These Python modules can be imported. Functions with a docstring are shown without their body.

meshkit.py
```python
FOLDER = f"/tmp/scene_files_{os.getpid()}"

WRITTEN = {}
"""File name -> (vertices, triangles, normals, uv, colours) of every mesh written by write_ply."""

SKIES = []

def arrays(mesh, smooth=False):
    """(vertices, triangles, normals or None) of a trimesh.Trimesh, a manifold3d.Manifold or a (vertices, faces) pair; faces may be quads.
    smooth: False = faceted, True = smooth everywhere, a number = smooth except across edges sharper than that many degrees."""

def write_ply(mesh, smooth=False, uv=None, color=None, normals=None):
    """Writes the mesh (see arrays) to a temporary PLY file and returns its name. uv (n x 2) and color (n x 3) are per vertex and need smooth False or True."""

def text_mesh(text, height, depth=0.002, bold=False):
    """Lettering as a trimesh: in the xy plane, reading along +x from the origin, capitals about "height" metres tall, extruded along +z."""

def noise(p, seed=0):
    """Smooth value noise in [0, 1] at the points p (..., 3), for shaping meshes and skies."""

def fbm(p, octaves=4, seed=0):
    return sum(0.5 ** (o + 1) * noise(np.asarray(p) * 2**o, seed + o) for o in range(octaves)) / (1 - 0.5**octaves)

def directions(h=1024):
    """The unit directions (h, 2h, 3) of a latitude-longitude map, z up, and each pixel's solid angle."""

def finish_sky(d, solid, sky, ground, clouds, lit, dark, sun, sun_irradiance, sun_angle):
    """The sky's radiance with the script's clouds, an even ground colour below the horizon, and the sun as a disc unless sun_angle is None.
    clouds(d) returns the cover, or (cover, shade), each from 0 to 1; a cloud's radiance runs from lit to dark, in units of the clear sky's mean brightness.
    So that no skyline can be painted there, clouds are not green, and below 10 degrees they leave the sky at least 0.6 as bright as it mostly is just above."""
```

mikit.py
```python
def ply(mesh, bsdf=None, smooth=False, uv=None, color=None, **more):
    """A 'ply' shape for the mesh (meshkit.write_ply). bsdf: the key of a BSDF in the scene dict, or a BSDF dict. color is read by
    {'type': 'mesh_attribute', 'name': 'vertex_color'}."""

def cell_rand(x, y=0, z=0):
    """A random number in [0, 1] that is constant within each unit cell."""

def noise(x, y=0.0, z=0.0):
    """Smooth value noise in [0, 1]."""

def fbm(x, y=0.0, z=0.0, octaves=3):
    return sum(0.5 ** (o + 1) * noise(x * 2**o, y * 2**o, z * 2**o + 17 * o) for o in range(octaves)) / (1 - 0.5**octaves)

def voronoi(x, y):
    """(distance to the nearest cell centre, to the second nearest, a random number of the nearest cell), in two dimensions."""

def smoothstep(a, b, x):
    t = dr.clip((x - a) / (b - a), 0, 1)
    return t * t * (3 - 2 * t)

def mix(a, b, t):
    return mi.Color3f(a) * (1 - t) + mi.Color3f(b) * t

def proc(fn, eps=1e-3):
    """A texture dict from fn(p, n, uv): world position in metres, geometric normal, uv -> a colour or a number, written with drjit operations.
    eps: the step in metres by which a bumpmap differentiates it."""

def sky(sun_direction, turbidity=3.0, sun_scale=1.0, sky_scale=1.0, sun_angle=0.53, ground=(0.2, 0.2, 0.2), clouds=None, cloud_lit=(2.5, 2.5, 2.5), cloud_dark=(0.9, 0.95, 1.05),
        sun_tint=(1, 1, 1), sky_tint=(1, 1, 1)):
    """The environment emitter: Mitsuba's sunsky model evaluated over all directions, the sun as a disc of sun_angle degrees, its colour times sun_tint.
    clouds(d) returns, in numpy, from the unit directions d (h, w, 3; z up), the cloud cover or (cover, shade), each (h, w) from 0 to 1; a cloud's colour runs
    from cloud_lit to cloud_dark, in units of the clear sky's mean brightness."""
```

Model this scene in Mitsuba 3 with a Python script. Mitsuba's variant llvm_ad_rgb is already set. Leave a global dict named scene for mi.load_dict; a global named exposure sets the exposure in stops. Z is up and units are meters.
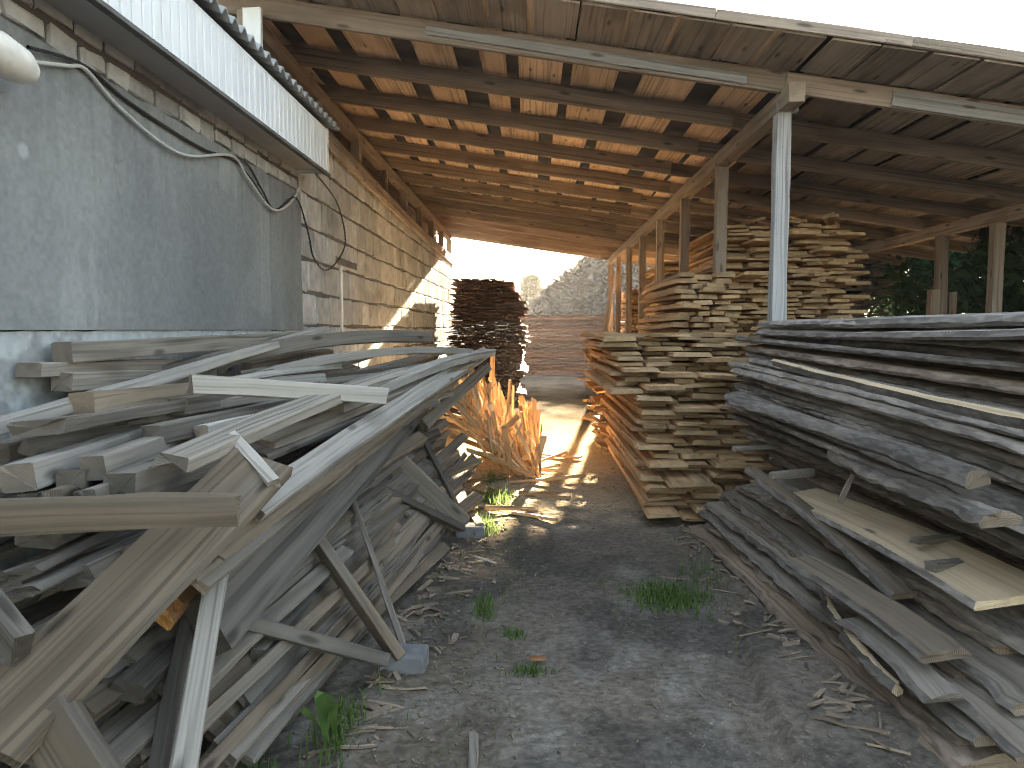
import math, random, numpy as np, trimesh, drjit as dr, mitsuba as mi, mikit, meshkit
from mikit import noise, fbm, voronoi, cell_rand, smoothstep, mix
T = mi.ScalarTransform4f
scene, labels = {}, {}

# ------------------------------------------------------------------ camera, sky, exposure
YAW, PITCH = math.radians(1.7), math.radians(4.0)
EYE = [0.0, 0.0, 1.6]
AIM = [-math.sin(YAW) * math.cos(PITCH), math.cos(YAW) * math.cos(PITCH), 1.6 - math.sin(PITCH)]
scene['camera'] = {'type': 'perspective', 'fov': 67.03, 'fov_axis': 'x', 'near_clip': 0.05, 'far_clip': 2000.0,
                   'to_world': T().look_at(origin=EYE, target=AIM, up=[0, 0, 1]),
                   'medium': {'type': 'ref', 'id': 'air'}}
SUN = (0.14, 1.0, 0.223)
scene['sky_light'] = mikit.sky(SUN, turbidity=2.5, sun_scale=4.2, sky_scale=0.65, sky_tint=(1.10, 1.0, 0.93), sun_tint=(0.82, 1.0, 1.55),
    clouds=lambda d: 0.10 + 0.2 * meshkit.fbm(d * 2.5, 3, 7))
exposure = 5.55
HAZE = 0.0006
scene['air'] = {'type': 'homogeneous', 'albedo': {'type': 'rgb', 'value': [0.95, 0.95, 0.95]}, 'sigma_t': HAZE, 'phase': {'type': 'hg', 'g': 0.05}}
scene['haze'] = {'type': 'cube', 'to_world': T().translate([0, 0, 3.6]).scale([170, 170, 4.6]),
                 'bsdf': {'type': 'null'}, 'interior': {'type': 'ref', 'id': 'air'}}
labels['haze'] = {'label': 'thin hazy air filling the whole yard', 'category': 'haze', 'kind': 'stuff'}

# ------------------------------------------------------------------ materials
def rgb(c):
    return mi.Color3f(*c)

def wood_fn(a, b, end, bark=(0.13, 0.115, 0.10), grain=0.5, stain=0.5, warm=None):
    """uv: u = metres along the board + 20 * piece number, v = metres across (+100 on end grain, +200 on bark)."""
    def fn(p, n, uv):
        pid = dr.floor(uv.x / 20.0)
        u = uv.x - pid * 20.0
        isend = (uv.y > 50) & (uv.y < 150)
        isbark = uv.y > 150
        v = uv.y - dr.select(isbark, 200.0, dr.select(isend, 100.0, 0.0))
        r, r2 = cell_rand(pid, 3, 1), cell_rand(pid, 5, 2)
        wob = (fbm(u * 0.9, v * 7, r * 91, 2) - 0.5) * 0.05
        fine = noise(u * 2.2 + r * 50, (v + wob) * 130, r2 * 40)
        band = fbm(u * 0.7 + r2 * 30, (v + wob) * 34, r * 60, 3)
        blot = fbm(u * 2.1 + r * 70, v * 9, r2 * 20, 3)
        c = mix(rgb(a), rgb(b), dr.clip(r * 0.55 + (band - 0.3) * 1.1, 0, 1))
        c *= 1.0 - grain * smoothstep(0.45, 0.95, fine) * 0.55
        c *= 1.0 - grain * 0.7 * smoothstep(0.36, 0.24, noise(u * 0.8 + r2 * 33, (v + wob) * 70, r * 17))
        c = mix(c, c * rgb((0.50, 0.47, 0.46)), stain * smoothstep(0.48, 0.75, blot))
        if warm is not None:
            c = mix(c, rgb(warm), 0.55 * smoothstep(0.5, 0.8, fbm(u * 1.1 + r * 11, v * 12, r2 * 9, 2)))
        d, _, k = voronoi(u * 1.3 + r * 40, v * 5 + r2 * 20)
        c *= 1.0 - 0.6 * smoothstep(0.11, 0.03, d) * dr.select(k > 0.45, 1.0, 0.0)
        c *= 0.75 + 0.5 * r2
        x, y = u - 5.0 + (r - 0.5) * 0.3, v + r2 * 0.2
        ring = 0.5 + 0.5 * dr.sin(dr.sqrt(x * x + y * y) * 900 + fbm(x * 40, y * 40, r * 9, 2) * 9)
        e = rgb(end) * (0.6 + 0.35 * ring + 0.4 * (r - 0.5)) * (0.65 + 0.7 * fbm(x * 18, y * 18, r * 31, 3))
        bk = mix(rgb(bark) * 0.7, rgb(bark) * 1.9, smoothstep(0.35, 0.75, fbm(u * 2.2 + r * 30, v * 22, r2 * 9, 3)) * 0.6 + 0.4 * smoothstep(0.4, 0.65, fbm(u * 16 + r * 30, v * 60, r2 * 9, 3))) * (0.6 + 0.75 * r)
        return dr.select(isend, e, dr.select(isbark, bk, c))
    return fn

def wood_bump(p, n, uv):
    pid = dr.floor(uv.x / 20.0)
    u, r = uv.x - pid * 20.0, cell_rand(pid, 3, 1)
    isbark = uv.y > 150
    return dr.select(isbark, fbm(u * 9 + r * 30, uv.y * 34, r * 5, 3) * 2.6, noise(u * 2 + r * 50, uv.y * 150, r * 40) * 0.5 + fbm(u * 3, uv.y * 30, r * 9, 2) * 0.6)

def plain(name, tex, rough=0.9, spec=0.2):
    scene[name] = {'type': 'twosided', 'bsdf': {'type': 'principled', 'base_color': tex, 'roughness': rough, 'specular': spec}}

def wood(name, *args, bump=0.004, **kw):
    inner = {'type': 'principled', 'base_color': mikit.proc(wood_fn(*args, **kw)), 'roughness': 0.85, 'specular': 0.25}
    scene[name] = {'type': 'twosided', 'bsdf': {'type': 'bumpmap', 'arbitrary': mikit.proc(wood_bump), 'scale': bump, 'bsdf': inner} if bump else inner}

wood('wood_grey', (0.138, 0.123, 0.104), (0.265, 0.238, 0.203), (0.17, 0.15, 0.125))
wood('wood_pale', (0.235, 0.22, 0.195), (0.37, 0.345, 0.31), (0.24, 0.205, 0.165), stain=0.4)
wood('wood_tan', (0.135, 0.108, 0.078), (0.22, 0.18, 0.132), (0.19, 0.15, 0.11), warm=(0.19, 0.18, 0.165))
wood('wood_umber', (0.098, 0.078, 0.055), (0.165, 0.133, 0.094), (0.14, 0.112, 0.08), warm=(0.13, 0.12, 0.105))
wood('wood_dark', (0.085, 0.078, 0.069), (0.155, 0.14, 0.122), (0.115, 0.10, 0.082))
wood('wood_brown', (0.085, 0.041, 0.026), (0.165, 0.085, 0.055), (0.12, 0.066, 0.042), bark=(0.135, 0.066, 0.042), bump=None)
wood('wood_rot', (0.26, 0.12, 0.05), (0.36, 0.20, 0.09), (0.50, 0.25, 0.08))
wood('wood_fresh', (0.40, 0.31, 0.20), (0.52, 0.42, 0.285), (0.52, 0.42, 0.28), grain=0.25, stain=0.3)
wood('wood_stack', (0.40, 0.25, 0.13), (0.52, 0.34, 0.19), (0.37, 0.265, 0.155), bump=None, warm=(0.38, 0.29, 0.19))
wood('wood_slab', (0.165, 0.142, 0.116), (0.32, 0.28, 0.23), (0.24, 0.195, 0.145), bark=(0.168, 0.15, 0.132))
wood('wood_slab_brown', (0.16, 0.122, 0.085), (0.29, 0.23, 0.165), (0.22, 0.165, 0.115), bark=(0.14, 0.112, 0.088))
wood('wood_roof', (0.46, 0.34, 0.25), (0.60, 0.475, 0.36), (0.3, 0.2, 0.13), bump=None, stain=0.5)
wood('wood_frame', (0.20, 0.165, 0.135), (0.31, 0.26, 0.215), (0.30, 0.25, 0.2), bump=None)
wood('wood_silver', (0.25, 0.255, 0.26), (0.37, 0.375, 0.38), (0.4, 0.38, 0.35), bump=None, stain=0.3)
wood('wood_scrap', (0.06, 0.053, 0.046), (0.22, 0.195, 0.165), (0.22, 0.19, 0.15), bump=None)

def felt_fn(p, n, uv):
    return mi.Color3f(0.05, 0.052, 0.058) * (0.7 + 0.6 * fbm(p.x * 3, p.y * 1.2, 0.0, 3))
plain('felt', mikit.proc(felt_fn), 0.8)

def plaster_fn(p, n, uv):
    t = fbm(p.y * 1.1, p.z * 0.9, 3.0, 4)
    s = fbm(p.y * 7, p.z * 1.3, 9.0, 3)
    f = fbm(p.y * 38, p.z * 38, 5.0, 3)
    c = mix(rgb((0.185, 0.195, 0.195)), rgb((0.255, 0.265, 0.26)), smoothstep(0.3, 0.7, t))
    c = mix(c, rgb((0.32, 0.33, 0.325)), 0.55 * smoothstep(0.56, 0.72, s) * smoothstep(0.4, 0.6, t))
    c *= 0.86 + 0.28 * f
    d1, d2, _ = voronoi(p.y * 0.9 + 0.35 * fbm(p.z * 5, p.y * 5, 1.0, 3), p.z * 0.8 + 0.35 * fbm(p.y * 5, p.z * 5, 6.0, 3))
    c *= 1 - 0.14 * smoothstep(0.012, 0.003, d2 - d1) * smoothstep(0.52, 0.6, fbm(p.y * 1.3, p.z * 1.3, 22.0, 2))
    c *= 1 - 0.10 * smoothstep(0.5, 0.75, fbm(p.y * 16, p.z * 0.7, 31.0, 3)) * smoothstep(1.7, 2.8, p.z)
    spot = smoothstep(0.045, 0.02, dr.sqrt(dr.square(p.y - 3.28) + dr.square(p.z - 2.36)))
    return mix(c, rgb((0.40, 0.41, 0.41)), spot * 0.6)
scene['plaster'] = {'type': 'twosided', 'bsdf': {'type': 'bumpmap', 'arbitrary': mikit.proc(lambda p, n, uv: fbm(p.y * 30, p.z * 30, 1.0, 3)), 'scale': 0.006,
                    'bsdf': {'type': 'diffuse', 'reflectance': mikit.proc(plaster_fn)}}}

def plinth_fn(p, n, uv):
    f = fbm(p.y * 6, p.z * 9, 2.0, 4)
    g = smoothstep(0.42, 0.60, f + 0.25 * smoothstep(1.47, 1.58, p.z) - 0.08)
    return mix(rgb((0.37, 0.40, 0.41)), rgb((0.25, 0.26, 0.26)), 1 - g) * (0.8 + 0.4 * fbm(p.y * 30, p.z * 30, 0.0, 2))
plain('plinth_paint', mikit.proc(plinth_fn))

def block_fn(p, n, uv):
    r = cell_rand(uv.x * 3.0, 1, 2)
    c = mix(rgb((0.38, 0.39, 0.39)), rgb((0.52, 0.53, 0.53)), r)
    return c * (0.72 + 0.5 * fbm(p.y * 14, p.z * 14, 0.0, 4)) * (1 - 0.25 * smoothstep(0.55, 0.75, fbm(p.y * 2, p.z * 2.5, 4.0, 3)))
scene['block'] = {'type': 'twosided', 'bsdf': {'type': 'bumpmap', 'arbitrary': mikit.proc(lambda p, n, uv: fbm(p.y * 45, p.z * 45, 1.0, 3)), 'scale': 0.01,
                  'bsdf': {'type': 'diffuse', 'reflectance': mikit.proc(block_fn)}}}
def mortar_fn(p, n, uv):
    return mi.Color3f(0.115, 0.114, 0.11) * (0.6 + 0.8 * fbm(p.y * 9, p.z * 9, 7.0, 4))
plain('mortar', mikit.proc(mortar_fn))
def siding_fn(p, n, uv):
    return mi.Color3f(0.70, 0.74, 0.76) * (0.85 + 0.15 * fbm(p.y * 9, p.z * 1.5, 3.0, 3))
plain('siding', mikit.proc(siding_fn), 0.45, 0.5)
plain('soffit_paint', mikit.proc(lambda p, n, uv: mi.Color3f(0.40, 0.41, 0.42) * (0.8 + 0.3 * fbm(p.y * 3, p.x * 9, 3.0, 3))), 0.6)
plain('asbestos', mikit.proc(lambda p, n, uv: mi.Color3f(0.28, 0.29, 0.29) * (0.55 + 0.8 * fbm(p.y * 7, p.x * 7, p.z * 7, 3))))
plain('rubber', {'type': 'rgb', 'value': [0.02, 0.02, 0.022]}, 0.5, 0.4)
plain('conduit', {'type': 'rgb', 'value': [0.42, 0.42, 0.40]}, 0.5, 0.4)
plain('lamp_shell', mikit.proc(lambda p, n, uv: mi.Color3f(0.60, 0.58, 0.52) * (0.75 + 0.4 * fbm(p.x * 20, p.y * 20, p.z * 20, 3))), 0.4, 0.5)
plain('concrete', mikit.proc(lambda p, n, uv: mi.Color3f(0.15, 0.155, 0.16) * (0.6 + 0.7 * fbm(p.x * 16, p.y * 16, p.z * 16, 4))))

def ground_fn(p, n, uv):
    a = fbm(p.x * 0.8, p.y * 0.6, 1.0, 4)
    b = fbm(p.x * 5, p.y * 5, 2.0, 4)
    f = fbm(p.x * 42, p.y * 42, 3.0, 3)
    c = mix(rgb((0.108, 0.094, 0.079)), rgb((0.168, 0.145, 0.118)), smoothstep(0.3, 0.7, a))
    # pale dust lying in the middle of the path, in broken drifts
    d = smoothstep(0.9, 0.15, dr.abs(p.x - 0.28 + 0.5 * (fbm(p.y * 0.7, 5.0, 0.0, 2) - 0.5)))
    q = fbm(p.x * 3.2 + 2 * a, p.y * 1.6, 8.0, 4)
    c = mix(c, rgb((0.215, 0.198, 0.175)), 0.55 * d * smoothstep(0.52, 0.70, q))
    # trodden litter and sawdust along the left heap
    l = smoothstep(0.05, -0.45, p.x + 0.35 * (b - 0.5))
    c = mix(c, mix(rgb((0.115, 0.097, 0.075)), rgb((0.175, 0.16, 0.135)), smoothstep(0.46, 0.68, b)), 0.7 * l)
    c = mix(c, rgb((0.055, 0.05, 0.045)), 0.6 * smoothstep(0.55, 0.7, fbm(p.x * 1.9, p.y * 1.5, 14.0, 3)))
    c = mix(c, rgb((0.52, 0.43, 0.30)), 0.8 * smoothstep(5.9, 7.6, p.y + 1.2 * (b - 0.5)) * smoothstep(15.0, 10.5, p.y))  # pale sawdust, its colour brightened to paint extra sunlight onto the path
    g2 = noise(p.x * 150, p.y * 150, 4.0)
    c = mix(c, rgb((0.24, 0.21, 0.17)), 0.35 * smoothstep(0.78, 0.92, g2) * smoothstep(0.4, 0.6, b))
    return c * (0.55 + 0.9 * f) * (0.88 + 0.24 * g2)
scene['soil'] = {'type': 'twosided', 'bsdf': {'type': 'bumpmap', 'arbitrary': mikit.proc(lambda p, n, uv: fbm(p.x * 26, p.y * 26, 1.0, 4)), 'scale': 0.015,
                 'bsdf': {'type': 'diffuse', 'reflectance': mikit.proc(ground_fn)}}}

def leafy(name, c1, c2):
    def fn(p, n, uv):
        return mix(rgb(c1), rgb(c2), cell_rand(uv.x * 1.0, 1, 2))
    scene[name] = {'type': 'principledthin', 'base_color': mikit.proc(fn), 'roughness': 0.6, 'diff_trans': 0.7}
leafy('leaf', (0.018, 0.036, 0.022), (0.045, 0.075, 0.038))
leafy('grass_blade', (0.06, 0.11, 0.03), (0.13, 0.20, 0.06))
plain('tree_bark', {'type': 'rgb', 'value': [0.09, 0.075, 0.06]})
plain('hill_soil', mikit.proc(lambda p, n, uv: mi.Color3f(0.14, 0.13, 0.12) * (0.5 + fbm(p.x, p.y, p.z, 3))))

# ------------------------------------------------------------------ helpers
taken = {}
def numbered(key):
    n = taken.get(key, -1) + 1
    taken[key] = n
    return key if n == 0 else f'{key}_{n:03d}'

def put(name, mesh, bsdf, label=None, cat=None, group=None, kind=None, parent=None, smooth=False, uv=None):
    key = numbered(f'{parent}__{name}' if parent else name)
    scene[key] = mikit.ply(mesh, bsdf, smooth=smooth, uv=uv)
    tag(key, label, cat, group, kind)
    return key

def tag(key, label=None, cat=None, group=None, kind=None):
    d = {k: v for k, v in (('label', label), ('category', cat), ('group', group), ('kind', kind)) if v}
    if d:
        labels[key] = {**labels.get(key, {}), **d}

def thing(name, label, cat, group=None):
    key = numbered(name)
    tag(key, label, cat, group)
    return key

PIECE = [0]
def next_piece():
    PIECE[0] += 1
    return (PIECE[0] * 7) % 61

def frame(p0, p1, roll):
    a = np.asarray(p1, float) - p0
    L = np.linalg.norm(a); a = a / L
    s = np.cross(a, [0, 0, 1.0] if abs(a[2]) < 0.98 else [0, 1.0, 0]); s /= np.linalg.norm(s)
    u = np.cross(s, a); c, n = math.cos(math.radians(roll)), math.sin(math.radians(roll))
    return a, s * c + u * n, u * c - s * n, L

def loft(p0, p1, section, flags, seg, roll=0, bow=0.0, sway=0.0, rng=None, jag=0.0):
    """A board: section(t) gives its n outline points (across, up) at t in 0..1; flags[k] = 0 sawn face or 200 bark, for edge k to k+1. Returns (vertices, faces, uv)."""
    p0 = np.asarray(p0, float); a, s, u, L = frame(p0, p1, roll)
    pid = next_piece(); ts = np.linspace(0, 1, seg + 1)
    secs = np.array([section(t) for t in ts]); n = secs.shape[1]
    arch = np.sin(np.pi * ts)
    along = np.repeat((ts * L)[:, None], n, 1)
    if jag and rng is not None:
        along[0] += rng.uniform(-jag, jag, n); along[-1] += rng.uniform(-jag, jag, n)
    pts = p0 + along[..., None] * a + (secs[..., 0] + sway * arch[:, None])[..., None] * s + (secs[..., 1] + bow * arch[:, None])[..., None] * u
    V, Fc, UV, at, acc = [], [], [], 0, 0.0
    ids = np.arange(seg)
    for k in range(n):
        j = (k + 1) % n
        w = float(np.linalg.norm(secs[seg // 2, j] - secs[seg // 2, k]))
        V += [pts[:, k], pts[:, j]]
        uu = pid * 20 + 4 + ts * L
        UV += [np.stack([uu, np.full(seg + 1, acc + flags[k])], 1), np.stack([uu, np.full(seg + 1, acc + w + flags[k])], 1)]
        A, Bq = at + ids, at + seg + 1 + ids
        Fc += [np.stack([A, A + 1, Bq + 1], 1), np.stack([A, Bq + 1, Bq], 1)]
        at += 2 * (seg + 1); acc += w
    for e in (0, seg):
        c = pts[e].mean(0)
        V += [pts[e], c[None]]
        UV += [np.stack([pid * 20 + 5 + secs[e][:, 0], 100 + secs[e][:, 1]], 1), np.array([[pid * 20 + 5.0, 100.0]])]
        i = np.arange(n); j = (i + 1) % n
        f = np.stack([at + i, at + j, np.full(n, at + n)], 1)
        Fc.append(f if e else f[:, ::-1]); at += n + 1
    return np.vstack(V), np.vstack(Fc), np.vstack(UV)

def rect(w, h, ch):
    return np.array([[-w/2+ch, -h/2], [w/2-ch, -h/2], [w/2, -h/2+ch], [w/2, h/2-ch], [w/2-ch, h/2], [-w/2+ch, h/2], [-w/2, h/2-ch], [-w/2, -h/2+ch]])

def board_mesh(p0, p1, w, h, roll=0, bow=0.0, sway=0.0, jag=0.006, seg=6, rng=None, ch=0.004, wear=0.004):
    seg = max(2, min(seg, int(np.linalg.norm(np.subtract(p1, p0)) / 0.22)))
    base = rect(w, h, min(ch, h * 0.3)); rng = rng or np.random.default_rng(PIECE[0])
    wob = rng.normal(0, wear, (seg + 1, 8, 2)); tw = rng.normal(0, 0.02)
    def section(t):
        k = int(round(t * seg)); c, s_ = math.cos(tw * t), math.sin(tw * t)
        q = base + wob[k] * [1, 0.5]
        return np.stack([q[:, 0] * c - q[:, 1] * s_, q[:, 0] * s_ + q[:, 1] * c], 1)
    return loft(p0, p1, section, [0] * 8, seg, roll, bow, sway, rng, jag)

def board(name, p0, p1, w, h, bsdf, label=None, cat=None, group=None, parent=None, kind=None, **kw):
    v, f, uv = board_mesh(p0, p1, w, h, **kw)
    return put(name, (v, f), bsdf, label, cat, group, kind, parent, uv=uv)

def slab_mesh(p0, p1, w, h, roll, rng, seg=26, bark_top=True, rough=1.0, taper=0.12):
    """A live-edge slab: sawn below, bark on its wavering edges and, where it is an outer cut, over its domed back."""
    s0, s1, s2 = rng.uniform(0, 99, 3); L = np.linalg.norm(np.subtract(p1, p0)); ts = np.linspace(0, 1, seg + 1); x = ts * L
    at = lambda f, y, z: np.stack([x * f, np.full_like(x, y), np.full_like(x, z)], -1)
    edge = lambda q: w / 2 * (1 - taper * ts) + rough * (0.012 * (meshkit.noise(at(24, q, 9)) - 0.5) + 0.05 * (meshkit.fbm(at(1.5, q, 0), 3) - 0.5) + 0.022 * (meshkit.noise(at(10, q, 5)) - 0.5))
    lefts, rights, k = edge(s0), edge(s1), h * (0.8 + 0.45 * meshkit.fbm(at(2.5, s2, 0), 3))
    G = [0.014 * rough * (meshkit.noise(at(14, s2 + q, 3)) - 0.5) for q in range(6)]; top = k * (1.35 if bark_top else 1.0)
    def section(t):
        q = int(round(t * seg)); l, r, kk, tp = lefts[q], rights[q], k[q], top[q]; g = [e[q] for e in G]
        return np.array([[-l + 0.012, -h/2], [r - 0.012, -h/2], [r + g[0], -h*0.1 + g[1]], [r - 0.025 + g[2], kk/2], [r*0.3, tp/2 + g[3]*0.6], [-l*0.3, tp/2 + g[4]*0.6], [-l + 0.025 + g[5], kk/2], [-l + g[1], -h*0.1 + g[0]]])
    b = 200
    return loft(p0, p1, section, [0, b, b, b if bark_top else 0, b if bark_top else 0, b if bark_top else 0, b, b], seg, roll, bow=rng.normal(0, 0.012), sway=rng.normal(0, 0.02), rng=rng, jag=0.02)

def join(parts):
    V, Fc, UV, at = [], [], [], 0
    for v, f, uv in parts:
        V.append(v); Fc.append(f + at); UV.append(uv); at += len(v)
    return (np.vstack(V), np.vstack(Fc)), np.vstack(UV)

def box(x0, x1, y0, y1, z0, z1):
    m = trimesh.creation.box([x1 - x0, y1 - y0, z1 - z0]); m.apply_translation([(x0 + x1) / 2, (y0 + y1) / 2, (z0 + z1) / 2])
    return m

def chamfer_box(x0, x1, y0, y1, z0, z1, c):
    v = []
    for x in (x0, x1):
        for y in (y0, y1):
            for z in (z0, z1):
                sx, sy, sz = (c if q == lo else -c for q, lo in ((x, x0), (y, y0), (z, z0)))
                v += [[x + sx, y + sy, z], [x + sx, y, z + sz], [x, y + sy, z + sz]]
    return trimesh.convex.convex_hull(np.array(v))

def tube_mesh(points, rad, sides=8):
    p = np.asarray(points, float)
    q = []
    for i in range(len(p) - 1):                                     # Catmull-Rom between the points
        a, b, c, d = p[max(i-1, 0)], p[i], p[i+1], p[min(i+2, len(p)-1)]
        for t in np.linspace(0, 1, 9)[:-1]:
            q.append(0.5 * (2*b + (c-a)*t + (2*a-5*b+4*c-d)*t*t + (3*b-a-3*c+d)*t**3))
    p = np.array(q + [p[-1]]); t = np.gradient(p, axis=0); t /= np.linalg.norm(t, axis=1, keepdims=True)
    a = np.cross(t, [1.0, 0.02, 0.03]); a /= np.linalg.norm(a, axis=1, keepdims=True); b = np.cross(t, a)
    ang = np.arange(sides) * 2 * np.pi / sides
    v = (p[:, None] + rad * (np.cos(ang)[None, :, None] * a[:, None] + np.sin(ang)[None, :, None] * b[:, None])).reshape(-1, 3)
    i, j = np.meshgrid(np.arange(len(p) - 1), np.arange(sides), indexing='ij')
    f = np.stack([i*sides+j, i*sides+(j+1) % sides, (i+1)*sides+(j+1) % sides, (i+1)*sides+j], -1).reshape(-1, 4)
    return v, f

_U = ['', 'first', 'second', 'third', 'fourth', 'fifth', 'sixth', 'seventh', 'eighth', 'ninth']
_T = ['tenth', 'eleventh', 'twelfth', 'thirteenth', 'fourteenth', 'fifteenth', 'sixteenth', 'seventeenth', 'eighteenth', 'nineteenth']
ORD = ['lowest'] + _U[2:] + _T + [f'{t}-{u}' if u else q for t, q in (('twenty', 'twentieth'), ('thirty', 'thirtieth'), ('forty', 'fortieth'), ('fifty', 'fiftieth')) for u in _U]
ACR = ['leftmost', 'second from left', 'third from left', 'fourth from left', 'fifth from left', 'sixth from left', 'seventh from left', 'eighth from left', 'ninth from left', 'tenth from left', 'eleventh from left', 'twelfth from left', 'thirteenth from left']

# ------------------------------------------------------------------ ground
def ground_height(x, y):
    p = np.stack([x, y, 0 * x], -1)
    near = np.clip(1 - np.hypot(x, y - 5) / 30, 0, 1)
    h = 0.05 * (meshkit.fbm(p * 0.9, 4) - 0.5) + 0.022 * (meshkit.fbm(p * 7, 3, 5) - 0.5)
    edge = 1.02 + 0.10 * np.sin(y * 1.7) + 0.22 * (meshkit.fbm(np.stack([y * 1.3, 0 * y, 0 * y], -1), 4, 3) - 0.5) + 0.05 * (y - 3.5)
    bank = np.clip((x - edge) / 0.035, 0, 1) * np.clip((5.3 - y) / 0.8, 0, 1) * (0.035 + 0.02 * meshkit.fbm(p * 3, 2, 9))
    return near * (h + bank)
xs = np.concatenate([[-150, -80, -40, -20, -10, -6, -4], np.arange(-3, 3.5, 0.03), [4, 5, 6, 8, 10, 14, 20, 40, 80, 150]])
ys = np.concatenate([[-150, -60, -20, -6, -2, 0], np.arange(1.0, 9.0, 0.03), np.arange(9, 24, 0.15), [25, 27, 30, 35, 40, 50, 65, 80, 110, 150]])
gx, gy = np.meshgrid(xs, ys); gv = np.stack([gx, gy, ground_height(gx, gy)], -1).reshape(-1, 3)
i, j = np.meshgrid(np.arange(len(ys) - 1), np.arange(len(xs) - 1), indexing='ij'); nx = len(xs)
gf = np.stack([i*nx+j, i*nx+j+1, (i+1)*nx+j+1, (i+1)*nx+j], -1).reshape(-1, 4)
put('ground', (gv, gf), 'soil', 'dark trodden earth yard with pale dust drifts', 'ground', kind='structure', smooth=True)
ghm = gv[:, 2].reshape(len(ys), len(xs))
def gz(x, y):
    return float(ghm[np.searchsorted(ys, y) - 1, np.searchsorted(xs, x) - 1])

# ------------------------------------------------------------------ building on the left
WX = -2.2
bld = thing('building', 'long grey plastered and block walled building with white eaves', 'building')
put('wall', box(WX - 0.35, WX - 0.012, -3.0, 21.0, 0.0, 3.58), 'mortar', parent=bld)
rng = np.random.default_rng(11)
def blocks(y0, y1, z0, dz, pitch, rows, name, cap):
    for k in range(rows):
        y = y0 - (k % 2) * pitch / 2
        while y < y1 - 0.02:
            w = pitch * rng.uniform(0.82, 1.15); a, b = max(y, y0) + 0.01, min(y + w, y1) - 0.008
            if b - a > 0.07:
                z = z0 + k * dz
                m = chamfer_box(WX - 0.1, WX + rng.uniform(0.0, 0.010), a + rng.uniform(0, 0.014), b - rng.uniform(0, 0.008), z + rng.uniform(0.012, 0.03), min(z + dz - rng.uniform(0.006, 0.022), cap), 0.01)
                v = np.array(m.vertices); v[:, 1:] += rng.normal(0, 0.006, (len(v), 2)); m.vertices = v
                put(name, m, 'block', parent=bld + '__wall', uv=np.full((len(v), 2), rng.uniform(0, 30)))
            y += w
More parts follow.
